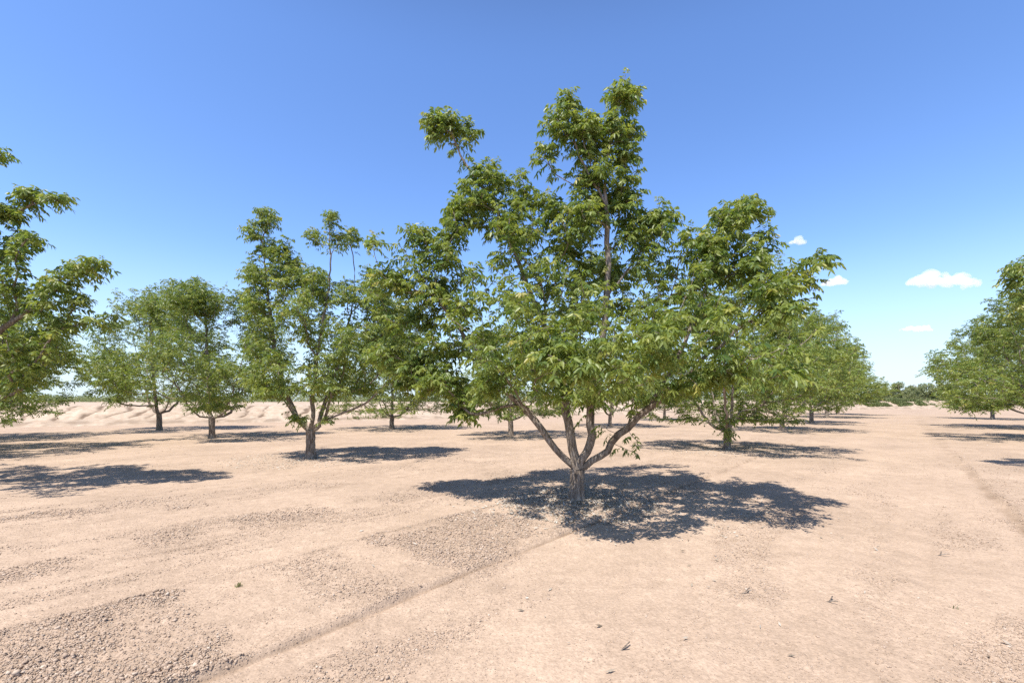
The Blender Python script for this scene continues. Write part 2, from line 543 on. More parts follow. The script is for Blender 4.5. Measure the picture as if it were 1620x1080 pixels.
bco = np.clip(0.5 + 0.5 * fbm(U * 0.4, Vv * 0.8, 3, 371) + 1.0 * fbm(U * 2.6, Vv * 2.6, 3, 373), 0, 1.3)
bme = make_mesh('embankment', np.stack([Xb.ravel(), Yb.ravel(), Z.ravel()], -1), [bq], M_BANK, True,
                attrs={'coarse': bco.ravel(), 'shade_stain': shade_stain.ravel()})
tag(link('embankment', bme), kind='structure')


def bank_point(u, v):
    i = np.clip(np.searchsorted(us, u), 0, bm_ - 1)
    j = np.clip(np.searchsorted(vs_, v), 0, bn - 1)
    return np.stack([Xb[j, i], Yb[j, i], Z[j, i]], -1)


# ------------------------------------------------------------------ trees
def fronds(P, D, L, g, nl, droop, young, simple=False):
    """pinnate compound leaves; P base points, D outward directions, L lengths. returns verts, faces, tint"""
    n = len(P)
    up = np.array([0, 0, 1.0])
    S = norm(np.cross(D, up) + 1e-6)
    pairs = (nl - 1) // 2
    ts = np.concatenate([np.repeat(np.linspace(0.28, 0.93, pairs), 2), [1.0]])
    side = np.concatenate([np.tile([1, -1], pairs), [0]]).astype(float)
    K = len(ts)
    tsb = ts[None, :, None]
    base = P[:, None] + D[:, None] * (L[:, None, None] * tsb) - up * (droop[:, None, None] * L[:, None, None] * tsb ** 2)
    tang = norm(D[:, None] - up * (2 * droop[:, None, None] * tsb))
    prof = (0.62 + 0.5 * np.sin(np.clip(ts * 1.15, 0, 1.2) * 2.2))
    ll = 0.34 * L[:, None] * prof[None] * (0.8 + 0.4 * g.random((n, K)))
    ld = norm(S[:, None] * side[None, :, None] * 0.85 + tang * 0.55 - up * (0.2 + 0.6 * g.random((n, K, 1))) + g.normal(0, 0.3, (n, K, 3)))
    wv = norm(np.cross(ld, up + g.normal(0, 0.75, (n, K, 3))))
    nrm = np.cross(wv, ld)
    ww = ll * (0.155 + 0.05 * g.random((n, K)))
    l3 = ll[..., None]; w3 = ww[..., None]
    curve = -up * l3 * 0.16
    b = base
    m = base + ld * l3 * 0.5 + nrm * w3 * -0.25 + curve * 0.25
    t = base + ld * l3 * 1.0 + curve * 1.3
    if simple:
        l1 = base + ld * l3 * 0.42 + wv * w3 + curve * 0.2
        r1 = base + ld * l3 * 0.42 - wv * w3 + curve * 0.2
        vv = np.stack([b, m, t, l1, r1], 2)
        fq = np.array([(0, 1, 2, 3), (0, 4, 2, 1)])
    else:
        l1 = base + ld * l3 * 0.28 + wv * w3 * 0.95 + curve * 0.1
        l2 = base + ld * l3 * 0.68 + wv * w3 * 0.72 + curve * 0.6
        r1 = base + ld * l3 * 0.28 - wv * w3 * 0.95 + curve * 0.1
        r2 = base + ld * l3 * 0.68 - wv * w3 * 0.72 + curve * 0.6
        vv = np.stack([b, m, t, l1, l2, r1, r2], 2)
        fq = np.array([(0, 1, 2, 4, 3), (0, 5, 6, 2, 1)])
    nv = vv.shape[2]
    cnt = n * K
    faces = (fq[None] + (np.arange(cnt) * nv)[:, None, None]).reshape(-1, fq.shape[1])
    fr = np.clip(g.normal(0.34, 0.19, n) + young * 0.45, 0, 1)
    tint = np.repeat(np.clip(fr[:, None] + g.normal(0, 0.07, (n, K)), 0, 1).ravel(), 2)
    return vv.reshape(-1, 3), faces, tint


def smooth_path(pts, step, g, jit):
    pts = np.asarray(pts, float)
    # Catmull-Rom through the points
    P = np.vstack([2 * pts[0] - pts[1], pts, 2 * pts[-1] - pts[-2]])
    out = []
    for i in range(1, len(P) - 2):
        n = max(2, int(np.linalg.norm(P[i + 1] - P[i]) / step))
        for q in range(n):
            u = q / n
            out.append(0.5 * (2 * P[i] + (P[i + 1] - P[i - 1]) * u + (2 * P[i - 1] - 5 * P[i] + 4 * P[i + 1] - P[i + 2]) * u * u
                              + (3 * P[i] - P[i - 1] - 3 * P[i + 1] + P[i + 2]) * u ** 3))
    out.append(pts[-1])
    out = np.array(out)
    if jit: out[1:] += g.normal(0, jit, out[1:].shape)
    return out


class Tree:
    def __init__(self, seed, trunk_r):
        self.g = np.random.default_rng(seed)
        self.seed = seed; self.keep_above = 4.3
        self.pos = []; self.par = []; self.limb = []; self.dirv = []; self.plen = []
        self.trunk_r = trunk_r
        self.shoots = []; self.ends = []

    def add(self, p, par, limb):
        p = np.asarray(p, float)
        self.pos.append(p); self.par.append(par); self.limb.append(limb)
        if par < 0:
            self.dirv.append(np.array([0, 0, 1.0])); self.plen.append(0.0)
        else:
            v = p - self.pos[par]; l = np.linalg.norm(v)
            self.dirv.append(v / max(l, 1e-6)); self.plen.append(self.plen[par] + l)
        return len(self.pos) - 1

    def path(self, pts, par, limb, step=0.16, jit=0.012):
        q = smooth_path(pts, step, self.g, jit)
        last = par
        for p in q[1:] if par >= 0 else q:
            last = self.add(p, last, limb)
        if limb >= 0: self.ends.append(q[-6:])
        return last

    def nearest(self, p):
        return int(np.argmin(np.linalg.norm(np.array(self.pos) - np.asarray(p), axis=1)))

    def grow(self, tips, minz=0.35, upness=0.35):
        g = self.g
        # tips thinned in columns along the sun, added to dapple the ground shadow
        sxy = sun_dir[:2] / sun_dir[2]
        a_ = tips[:, 0] - tips[:, 2] * sxy[0]; b_ = tips[:, 1] - tips[:, 2] * sxy[1]
        gap = pnoise(a_ * 2.1, b_ * 2.1, self.seed) + 0.7 * pnoise(a_ * 4.4, b_ * 4.4, self.seed + 1)
        tips = tips[(gap > -0.07) | (g.random(len(tips)) < 0.22) | (tips[:, 2] > self.keep_above)]
        tips = tips[np.argsort(np.linalg.norm(tips - self.pos[0], axis=1))]
        for tip in tips:
            P = np.array(self.pos); Dv = np.array(self.dirv); L = np.array(self.plen); lm = np.array(self.limb)
            v = tip - P; d = np.linalg.norm(v, axis=1) + 1e-6
            cosang = (v * Dv).sum(1) / d
            cost = d * (1.0 + 0.55 * (1 - cosang)) + 0.22 * L + 0.5 * np.maximum(0, P[:, 2] - tip[2])
            cost[lm < 0] += 3.0
            cost[P[:, 2] < minz] += 5
            i = int(np.argmin(cost))
            dist = d[i]
            c = P[i] + Dv[i] * dist * 0.32 + np.array([0, 0, -0.05 * dist])
            c2 = tip - np.array([v[i][0] * 0.18, v[i][1] * 0.18, upness * dist * 0.5])
            n = max(2, int(dist / 0.14))
            last = i; poly = [P[i]]
            limb = self.limb[i]
            for q in range(1, n + 1):
                u = q / n
                p = P[i] * (1 - u) ** 3 + c * 3 * u * (1 - u) ** 2 + c2 * 3 * u * u * (1 - u) + tip * u ** 3
                if q < n: p = p + g.normal(0, 0.012, 3)
                last = self.add(p, last, limb); poly.append(p)
            self.shoots.append(np.array(poly))

    def radii(self, n_exp=1.85):
        N_ = len(self.pos)
        acc = np.zeros(N_); r0 = 0.0045
        child = [[] for _ in range(N_)]
        for i in range(N_):
            if self.par[i] >= 0: child[self.par[i]].append(i)
        for i in range(N_ - 1, -1, -1):
            if not child[i]: acc[i] = 1.0
            if self.par[i] >= 0: acc[self.par[i]] += acc[i]
        tot = acc[0]
        r = self.trunk_r * (acc / tot) ** (1 / n_exp)
        r = np.maximum(r, r0)
        zz = np.array(self.pos)[:, 2]
        r = np.where(np.array(self.limb) < 0, r * (1 + 0.5 * np.exp(-np.maximum(zz, 0) / 0.10)), r)
        lb = np.array(self.limb); pl = np.array(self.plen)
        for k_, f_ in getattr(self, 'limb_scale', {}).items():
            r = np.where(lb == k_, np.minimum(r * (1 + f_ * np.exp(-np.maximum(pl - 0.5, 0) / 1.6)), np.where(r > 0.012, self.trunk_r * 0.92, r)), r)
        self.r = r; self.child = child

    def tubes(self):
        """returns dict limb -> (verts, quads)"""
        out = {}
        self.radii()
        P = np.array(self.pos)
        starts = [(0, -1)]
        done = []
        while starts:
            s, par = starts.pop()
            chain = [s]
            while True:
                ch = self.child[chain[-1]]
                same = [c for c in ch if self.limb[c] == self.limb[chain[-1]]]
                if not same: 
                    for c in ch: starts.append((c, chain[-1]))
                    break
                best = max(same, key=lambda c: self.r[c])
                for c in ch:
                    if c != best: starts.append((c, chain[-1]))
                chain.append(best)
            pts = P[chain]; rr = self.r[chain].copy()
            if par >= 0:
                pts = np.vstack([P[par], pts]); rr = np.concatenate([[min(rr[0] * 1.12, self.r[par])], rr])
            done.append((self.limb[s], pts, rr))
        for limb, pts, rr in done:
            if len(pts) < 2: continue
            rmax = rr.max()
            nsd = 14 if rmax > 0.06 else (8 if rmax > 0.025 else (5 if rmax > 0.010 else 4))
            tan = np.gradient(pts, axis=0)
            tan = norm(tan)
            ref = np.array([0.93, 0.37, 0.0]) if abs(tan[0][2]) > 0.6 else np.array([0, 0, 1.0])
            e1 = norm(np.cross(tan, ref)); e2 = np.cross(tan, e1)
            a = np.arange(nsd) * 2 * math.pi / nsd
            rad = rr[:, None] * np.ones((1, nsd))
            if rmax > 0.04:
                rad = rad * (1 + 0.07 * pnoise(np.cos(a)[None] * 1.6 + pts[:, 2:3] * 2.2, np.sin(a)[None] * 1.6 + pts[:, :1] * 3, 5)
                             + 0.05 * pnoise(a[None] * 2 + 0 * rad, pts[:, 2:3] * 1.1 + 0 * rad, 8))
            ring = pts[:, None] + rad[..., None] * (np.cos(a)[None, :, None] * e1[:, None] + np.sin(a)[None, :, None] * e2[:, None])
            V_, F_ = out.setdefault(limb, ([], []))
            o = sum(len(v) for v in V_)
            ii = np.arange(len(pts) * nsd).reshape(len(pts), nsd) + o
            q = np.stack([ii[:-1], np.roll(ii[:-1], -1, 1), np.roll(ii[1:], -1, 1), ii[1:]], -1).reshape(-1, 4)
            V_.append(ring.reshape(-1, 3)); F_.append(q)
        return {k_: (np.concatenate(a_), np.concatenate(b_)) for k_, (a_, b_) in out.items()}

    def leaves(self, per=12, size=0.30, span=0.62, nl=11, simple=False, extra=None):
        g = self.g
        P = []; D = []; L = []; Y = []; DR = []
        for poly in self.shoots + self.ends + (extra or []):
            sl = np.linalg.norm(np.diff(poly, axis=0), axis=1)
            cum = np.concatenate([[0], np.cumsum(sl)]); tot = cum[-1]
            sp = min(span * (0.8 + 0.4 * g.random()), tot * 0.95 + 0.02)
            n = max(4, int(per * (0.75 + 0.5 * g.random()) * (0.55 + 0.45 * sp / span)))
            u = tot - sp * (1 - (np.arange(n) + 0.6) / n) 
            pp = np.stack([np.interp(u, cum, poly[:, k_]) for k_ in range(3)], -1)
            ax = norm(poly[-1] - poly[max(0, len(poly) - 4)])
            az = g.random() * 6.28 + np.arange(n) * 2.4 + g.normal(0, 0.3, n)
            f = (np.arange(n) + 0.6) / n
            hor = np.stack([np.cos(az), np.sin(az), np.zeros(n)], -1)
            dv = norm(hor * (1.0 - 0.35 * f[:, None]) + ax * (0.35 + 0.45 * f[:, None]) + np.array([0, 0, 0.28]) + f[:, None] * np.array([0, 0, 0.35]) + g.normal(0, 0.3, (n, 3)))
            P.append(pp); D.append(dv)
            L.append(size * (0.75 + 0.45 * g.random(n)) * (1 - 0.35 * f ** 4))
            Y.append(np.clip((f - 0.55) * 1.3, 0, 0.6) * g.random() + 0.22 * (g.random() < 0.25) + 0.35 * (g.random(n) < 0.07))
            DR.append(0.28 + 0.5 * g.random(n) * (1.1 - 0.6 * f))
        P = np.concatenate(P); D = np.concatenate(D); L = np.concatenate(L); Y = np.concatenate(Y); DR = np.concatenate(DR)
        return fronds(P, D, L, g, nl, DR, Y, simple)

    def build(self, root, leaf_args):
        tb = self.tubes()
        for limb in sorted(tb):
            v, q = tb[limb]
            nm = 'trunk' if limb < 0 else 'limb'
            link(nm, make_mesh(nm, v, [q], M_BARK, True), root)
        v, f, t_ = self.leaves(**leaf_args)
        if hasattr(self, 'extra'):
            ev, ef, et = self.extra
            f = np.concatenate([f, ef + len(v)]); v = np.concatenate([v, ev]); t_ = np.concatenate([t_, et])
        link('crown', make_mesh('crown', v, [f], M_LEAF, False, fattrs={'tint': t_}), root)
        return len(self.shoots), len(f)


def trunk_flare(t, fork, base_r):
    pass


def blob_tips(blobs, d0, g, origin, dens=1.0):
    """blobs: (px, py, rx, ry, depth, rdepth, n) measured on the photograph -> world offsets from the trunk base"""
    pts = []
    for px, py, rx, ry, dep, rd, n in blobs:
        n = max(1, int(round(n * dens)))
        q = g.normal(0, 1, (n, 3)); q = q / np.linalg.norm(q, axis=1, keepdims=True) * (g.random((n, 1)) ** (1 / 2.2))
        for a in q:
            pts.append(at(px + a[0] * rx, py + a[1] * ry, dep + a[2] * rd) - origin)
    return np.array(pts)


def set_flare(tb):
    return tb


# ---- the big pecan in the middle
def big_tree():
    base = ground_at(912, 797)
    d0 = base[1]
    root = empty('pecan_tree', base)
    t = Tree(11, 0.112)
    t.limb_scale = {0: 0.1, 1: 0.5, 2: 0.15, 3: 0.05}
    W = lambda L: [at(*p) - base for p in L]
    # trunk
    top = t.path([np.array([0, 0, -0.06]), np.array([0.0, 0, 0.12]), np.array([0.01, 0, 0.35]), at(914, 742, d0) - base], -1, -1, 0.08, 0.002)
    A = t.path([t.pos[top]] + W([(893, 722, d0), (868, 694, d0 - .02), (838, 655, d0), (800, 618, 7.1), (745, 545, 7.25), (690, 470, 7.3), (640, 400, 7.4)]), top, 0)
    B = t.path([t.pos[top]] + W([(907, 712, d0), (899, 668, d0), (890, 620, 7.15), (868, 540, 7.4), (830, 440, 7.6), (785, 330, 7.7), (738, 262, 7.7), (708, 200, 7.7)]), top, 1)
    Cc = t.path([t.pos[top]] + W([(928, 716, 7.0), (936, 688, 6.98), (932, 655, 6.95), (940, 600, 6.9), (955, 520, 6.9), (961, 400, 6.9), (958, 270, 6.95), (978, 180, 7.0), (985, 120, 7.0)]), top, 2)
    Dd = t.path([t.pos[top]] + W([(938, 728, 6.98), (958, 712, 6.9), (990, 674, 6.75), (1030, 645, 6.6), (1080, 602, 6.4), (1120, 560, 6.25), (1165, 524, 6.1), (1215, 480, 6.0), (1270, 440, 5.95), (1308, 408, 5.9)]), top, 3)
    def sub(p0, pts):
        i = t.nearest(at(*p0) - base)
        t.path([t.pos[i]] + W(pts), i, t.limb[i], 0.16, 0.012)
    sub((936, 640, 6.95), [(935, 580, 6.3), (930, 500, 5.7), (915, 430, 5.4)])          # towards the camera
    sub((892, 630, 7.1), [(900, 560, 8.0), (920, 480, 8.8), (930, 420, 9.2)])          # away from it
    sub((1030, 645, 6.6), [(1075, 560, 6.6), (1120, 450, 6.7), (1165, 350, 6.8), (1180, 310, 6.8)])
    sub((957, 480, 6.9), [(990, 430, 7.0), (1035, 370, 7.1), (1052, 315, 7.1)])
    sub((1080, 602, 6.4), [(1130, 590, 5.7), (1190, 570, 5.3), (1250, 545, 5.2)])
    sub((958, 330, 6.92), [(925, 270, 6.9), (905, 210, 6.9), (898, 150, 6.9)])
    sub((958, 360, 6.92), [(930, 310, 6.95), (880, 275, 6.95), (862, 240, 6.95)])
    sub((838, 655, 7.0), [(800, 600, 6.2), (770, 560, 5.6), (740, 540, 5.3)])
    sub((990, 674, 6.75), [(1010, 600, 7.6), (1050, 540, 8.4), (1080, 500, 8.8)])
    sub((785, 560, 7.2), [(720, 560, 7.6), (680, 560, 7.8), (650, 540, 7.9)])
    sub((1120, 450, 6.7), [(1190, 420, 6.6), (1235, 400, 6.5)])
    sub((690, 470, 7.3), [(640, 450, 7.3), (600, 420, 7.4), (590, 390, 7.4)])
    blobs = [
        # leader and upright shoots
        (985, 148, 20, 32, 7.0, .2, 7), (975, 200, 30, 25, 7.0, .25, 6), (925, 200, 45, 25, 6.95, .3, 7), (900, 168, 20, 22, 6.9, .2, 4),
        (880, 200, 18, 16, 6.9, .2, 3), (985, 270, 20, 35, 7.0, .25, 4), (866, 245, 16, 12, 6.95, .15, 2), (940, 275, 30, 40, 6.9, .3, 6),
        (925, 335, 45, 35, 6.9, .5, 8), (720, 190, 30, 16, 7.7, .2, 4), (745, 212, 10, 10, 7.7, .15, 2), (682, 186, 14, 12, 7.7, .2, 2), (695, 205, 22, 20, 7.7, .2, 4),
        # left shoulder
        (770, 280, 35, 30, 7.7, .4, 8), (830, 300, 25, 30, 7.6, .4, 5), (740, 330, 38, 32, 7.7, .5, 7), (805, 355, 60, 45, 7.6, .9, 14),
        (870, 400, 50, 45, 7.2, 1.2, 12), (770, 420, 60, 40, 7.3, 1.0, 11),
        # right shoulder
        (1045, 345, 30, 32, 7.1, .4, 7), (1010, 400, 40, 40, 7.0, .9, 8), (1170, 335, 45, 28, 6.8, .5, 11), (1120, 375, 35, 25, 6.7, .5, 6),
        (1205, 385, 25, 25, 6.6, .4, 5), (1085, 430, 60, 45, 6.8, 1.1, 14), (1180, 440, 50, 45, 6.5, .9, 11),
        (1300, 412, 18, 16, 5.9, .15, 3), (1262, 440, 28, 22, 6.0, .3, 5), (1240, 490, 45, 32, 5.9, .5, 8), (1290, 520, 22, 16, 5.6, .3, 3),
        # middle
        (820, 480, 80, 50, 6.9, 1.7, 20), (930, 480, 70, 55, 7.0, 2.2, 22), (1030, 490, 60, 50, 7.0, 2.0, 18), (1130, 510, 60, 45, 6.4, 1.3, 14),
        (730, 490, 50, 45, 7.2, 1.3, 12), (780, 560, 60, 35, 6.7, 1.6, 14), (870, 570, 60, 40, 6.6, 1.9, 15), (960, 570, 60, 40, 6.6, 1.9, 14),
        (1050, 560, 60, 40, 6.6, 1.6, 13), (1200, 550, 50, 35, 5.6, .6, 9), (1250, 585, 30, 22, 5.3, .3, 4), (1150, 585, 40, 25, 5.7, .6, 6),
        # left flank
        (690, 560, 45, 40, 7.5, .7, 10), (725, 625, 25, 22, 7.5, .4, 5), (732, 655, 10, 12, 7.4, .2, 2), (665, 600, 25, 25, 7.6, .5, 4), (785, 600, 40, 18, 6.6, .8, 5),
        (655, 375, 28, 28, 7.4, .3, 6), (630, 440, 40, 32, 7.4, .5, 9), (595, 385, 15, 20, 7.4, .2, 3), (670, 460, 35, 35, 7.3, .6, 8), (600, 450, 25, 25, 7.4, .3, 4),
        (620, 510, 35, 30, 7.5, .6, 6), (655, 540, 35, 30, 7.6, .6, 6),
        (905, 370, 40, 35, 7.4, .8, 9), (960, 420, 50, 35, 7.8, 1.0, 10), (890, 440, 50, 40, 8.2, .8, 9), (700, 400, 35, 30, 7.6, .6, 8), (695, 445, 30, 25, 7.5, .6, 7),
        (660, 500, 35, 30, 7.6, .6, 7), (690, 600, 30, 22, 7.6, .5, 5), (1100, 480, 50, 40, 7.6, .8, 9), (1020, 440, 45, 35, 8.2, .8, 8), (1230, 440, 30, 25, 6.2, .5, 5),
        (985, 315, 25, 30, 7.1, .5, 6), (950, 320, 30, 30, 7.4, .5, 6), (1000, 355, 30, 25, 7.2, .5, 6), (940, 235, 40, 25, 7.0, .3, 6), (990, 225, 22, 30, 7.0, .2, 4),
        (865, 330, 30, 30, 7.5, .5, 6), (760, 315, 45, 40, 7.6, .5, 8), (720, 360, 30, 30, 7.6, .5, 6), (1090, 385, 30, 30, 6.9, .5, 6), (1130, 420, 40, 30, 6.8, .7, 7),
        (930, 520, 90, 45, 5.0, .35, 10), (860, 560, 60, 30, 4.9, .3, 6), (1020, 540, 60, 35, 5.0, .35, 7), (940, 590, 70, 20, 4.7, .25, 5),
        (900, 500, 70, 45, 9.4, .4, 10), (1000, 500, 60, 45, 9.6, .4, 9), (830, 520, 50, 35, 9.2, .4, 6), (940, 430, 60, 35, 9.3, .4, 7),
        (700, 600, 40, 30, 7.3, .6, 9), (670, 570, 30, 30, 7.5, .5, 7), (735, 640, 18, 22, 7.2, .4, 6), (650, 610, 22, 20, 7.6, .4, 5), (760, 610, 30, 20, 6.8, .5, 5),
        (610, 560, 30, 30, 7.7, .5, 7), (640, 590, 25, 25, 7.7, .5, 6),
        (1140, 395, 35, 30, 6.7, .5, 6), (1195, 405, 35, 25, 6.5, .5, 6), (1150, 360, 30, 25, 6.8, .4, 5), (1220, 460, 35, 30, 6.2, .5, 6),
        # low skirt
        (870, 620, 40, 14, 6.8, 1.2, 6), (930, 625, 35, 14, 6.6, 1.2, 6), (1000, 620, 40, 16, 6.7, 1.2, 6), (1070, 620, 35, 12, 6.3, .6, 4), (1110, 600, 30, 15, 6.0, .6, 4),
    ]
    tips = blob_tips(blobs, d0, t.g, base, 3.0)
    t.grow(tips, 0.9)
    # epicormic shoots low on the right limb
    for p0, pts in (((985, 680, 6.75), [(1000, 690, 6.6), (1018, 705, 6.5)]), ((970, 695, 6.85), [(985, 708, 6.75), (1005, 716, 6.7)]),
                    ((975, 692, 6.8), [(962, 680, 6.7), (955, 672, 6.7)])):
        i = t.nearest(at(*p0) - base)
        pl = smooth_path([t.pos[i]] + W(pts), 0.08, t.g, 0)
        last = i
        for p in pl[1:]: last = t.add(p, last, t.limb[i])
        t.sprouts = getattr(t, 'sprouts', []) + [pl]
    # a few short leaves on the epicormic shoots
    g = t.g
    P = np.concatenate([p[len(p) // 3:] for p in t.sprouts])
    D = norm(np.stack([np.cos(g.random(len(P)) * 6.28), np.sin(g.random(len(P)) * 6.28), 0.1 * g.random(len(P))], -1))
    t.extra = fronds(P, D, 0.17 + 0.06 * g.random(len(P)), g, 11, 0.5 + 0.3 * g.random(len(P)), np.zeros(len(P)))
    res = t.build(root, dict(per=10.5, size=0.235, span=0.70, nl=11))
    print('big tree', res)
    return root


def flank_tree(name_seed, base, limbs, blobs, trunk_r, fork, leaf_args, dens=1.0, generic=None):
    root = empty('pecan_tree', base)
    t = Tree(name_seed, trunk_r)
    top = t.path([np.array([0, 0, -0.06]), np.array([0.01, 0, fork * 0.45]), np.array([0.0, 0.01, fork])], -1, -1, 0.1, 0.004)
    for i, L in enumerate(limbs):
        t.path([t.pos[top]] + [np.asarray(p, float) for p in L], top, i, 0.2, 0.02)
    tips = []
    if blobs: tips.append(blob_tips(blobs, base[1], t.g, base, dens))
    if generic is not None: tips.append(generic(t.g))
    t.grow(np.concatenate(tips), fork + 0.15)
    print('tree', t.build(root, leaf_args))
    return root


def generic_crown(Rx, H, n, low=0.95, lobes=13, shoots=5, lean=(0, 0), seed=0):
    """lumpy vase-shaped crown: lobes of leafy shoots round a hollow middle, with a few long upright leaders"""
    def f(g):
        pts = []
        cz = low + (H - low) * 0.34
        per = int(n / (lobes + 3))
        for k_ in range(lobes):
            az = k_ * 2.399 + g.normal(0, 0.25)
            hz = g.random() ** 1.15
            z = low + 0.25 + (H * 0.86 - low) * hz
            rr = Rx * (0.64 + 0.14 * g.random()) * (max(0.1, 1 - ((z - cz) / (H - cz)) ** 1.5) if z > cz else 1 - 0.22 * ((cz - z) / (cz - low + .01)) ** 2)
            c = np.array([math.cos(az) * rr + lean[0] * hz, math.sin(az) * rr + lean[1] * hz, z])
            rad = np.array([Rx * 0.34, Rx * 0.34, H * 0.12]) * (0.75 + 0.5 * g.random())
            q = norm(g.normal(0, 1, (per, 3))) * g.random((per, 1)) ** 0.45
            pts.append(c + q * rad)
        q = norm(g.normal(0, 1, (per * 3, 3))) * g.random((per * 3, 1)) ** 0.4
        pts.append(np.array([lean[0] * .4, lean[1] * .4, cz]) + q * np.array([Rx * 0.62, Rx * 0.62, (H - low) * 0.36]))
        for k_ in range(shoots):
            az = g.random() * 6.28; rr = Rx * 0.5 * g.random()
            zt = H * (0.86 + 0.14 * g.random())
            m = 5
            zz = zt - np.linspace(0, 0.16, m) * H
            pts.append(np.stack([math.cos(az) * rr + lean[0] + g.normal(0, 0.10, m), math.sin(az) * rr + lean[1] + g.normal(0, 0.10, m), zz], -1))
        p = np.concatenate(pts)
        p[:, 2] = np.maximum(p[:, 2], low + 0.15 * g.random(len(p)))
        return p
    return f


def generic_limbs(Rx, H, fork, n, seed):
    g = np.random.default_rng(seed)
    out = []
    a0 = g.random() * 6.28
    for k_ in range(n):
        az = a0 + k_ * 6.28 / n + g.normal(0, 0.2)
        out_r = Rx * (0.62 if k_ else 0.12)
        c, s = math.cos(az), math.sin(az)
        zt = H * (0.62 + 0.16 * g.random()) if k_ else H * 0.9
        out.append([(c * out_r * .28, s * out_r * .28, fork + 0.32), (c * out_r * .6, s * out_r * .6, fork + (zt - fork) * .42), (c * out_r, s * out_r, zt)])
    return out


GROUP = 'pecan trees of the orchard'
big = big_tree()
tag(big, 'tallest wide pecan tree standing alone nearest the camera, with four bare forking limbs', 'tree', GROUP)

# ---- the tree left of it with two tall tufts
b2 = ground_at(491, 724); d2 = b2[1]
W2 = lambda L: [at(px, py, d2 + o) - b2 for px, py, o in L]
lim2 = [W2([(478, 672, 0), (462, 645, .1), (440, 580, .2), (425, 480, .2), (415, 345, .2)]),
        W2([(494, 668, 0), (495, 630, 0), (505, 540, -.3), (522, 440, -.2), (520, 340, -.2)]),
        W2([(505, 672, 0), (514, 640, .2), (540, 560, .5), (560, 460, .5), (556, 370, .4)]),
        W2([(512, 665, -.1), (545, 652, -.3), (580, 636, -.5), (615, 600, -.7), (640, 550, -.8)])]
bl2 = [(418, 345, 24, 16, d2 + .2, .3, 7), (400, 365, 18, 16, d2 + .2, .3, 4), (420, 395, 30, 20, d2 + .2, .5, 7), (448, 390, 12, 15, d2 + .2, .3, 3), (520, 345, 14, 14, d2 - .2, .2, 3),
       (500, 375, 18, 16, d2 - .2, .2, 3), (535, 375, 14, 12, d2 - .2, .2, 3), (556, 370, 9, 18, d2 + .4, .2, 4), (400, 430, 24, 20, d2, .6, 7),
       (440, 440, 40, 30, d2 + .2, 1.0, 14), (490, 440, 25, 25, d2, .8, 7), (550, 460, 35, 25, d2, .9, 10), (600, 470, 25, 25, d2 + .3, .8, 6), (420, 500, 40, 40, d2, 1.6, 20),
       (500, 510, 50, 40, d2, 2.0, 22), (580, 520, 45, 40, d2, 1.6, 18), (640, 530, 35, 35, d2 + .3, 1.2, 10), (430, 570, 45, 30, d2, 1.9, 18), (520, 580, 60, 28, d2, 2.3, 22),
       (600, 580, 50, 28, d2 - .2, 1.8, 16), (450, 615, 40, 14, d2, 1.5, 9), (540, 615, 45, 12, d2 - .3, 1.8, 10), (650, 590, 25, 22, d2, 1.0, 9), (585, 470, 30, 25, d2, 1.0, 8), (450, 415, 30, 22, d2 + .3, .6, 8), (500, 470, 30, 18, d2 + .3, .8, 7), (400, 470, 20, 30, d2, .7, 8), (405, 540, 22, 35, d2, .9, 10), (470, 432, 22, 22, d2 + .2, .6, 5), (505, 440, 22, 20, d2 + .6, .5, 5), (590, 440, 22, 22, d2 + .5, .5, 5), (620, 485, 28, 25, d2 + .6, .7, 6), (390, 500, 16, 30, d2, .6, 5), (420, 610, 25, 18, d2 - .3, 1.0, 8), (500, 610, 40, 14, d2 - .6, 1.2, 8), (580, 615, 35, 14, d2, 1.2, 8), (610, 520, 40, 30, d2 + .5, 1.0, 10), (610, 560, 40, 30, d2 + .6, 1.2, 12), (640, 490, 30, 30, d2 + .6, .8, 8), (470, 480, 40, 30, d2 - 1, .8, 10), (540, 545, 50, 30, d2 - 1.2, .8, 12), (400, 600, 20, 18, d2, 1.0, 5),
       (470, 662, 14, 6, d2 - .3, .3, 2), (516, 662, 14, 6, d2 - .3, .3, 2)]
LA2 = dict(per=12, size=0.265, span=0.75, nl=9, simple=True)
tr = flank_tree(21, b2, lim2, bl2, 0.125, 0.78, LA2, 3.2)
tag(tr, 'pecan tree left of the biggest one, with two tall leafy tufts on bare stems', 'tree', GROUP)

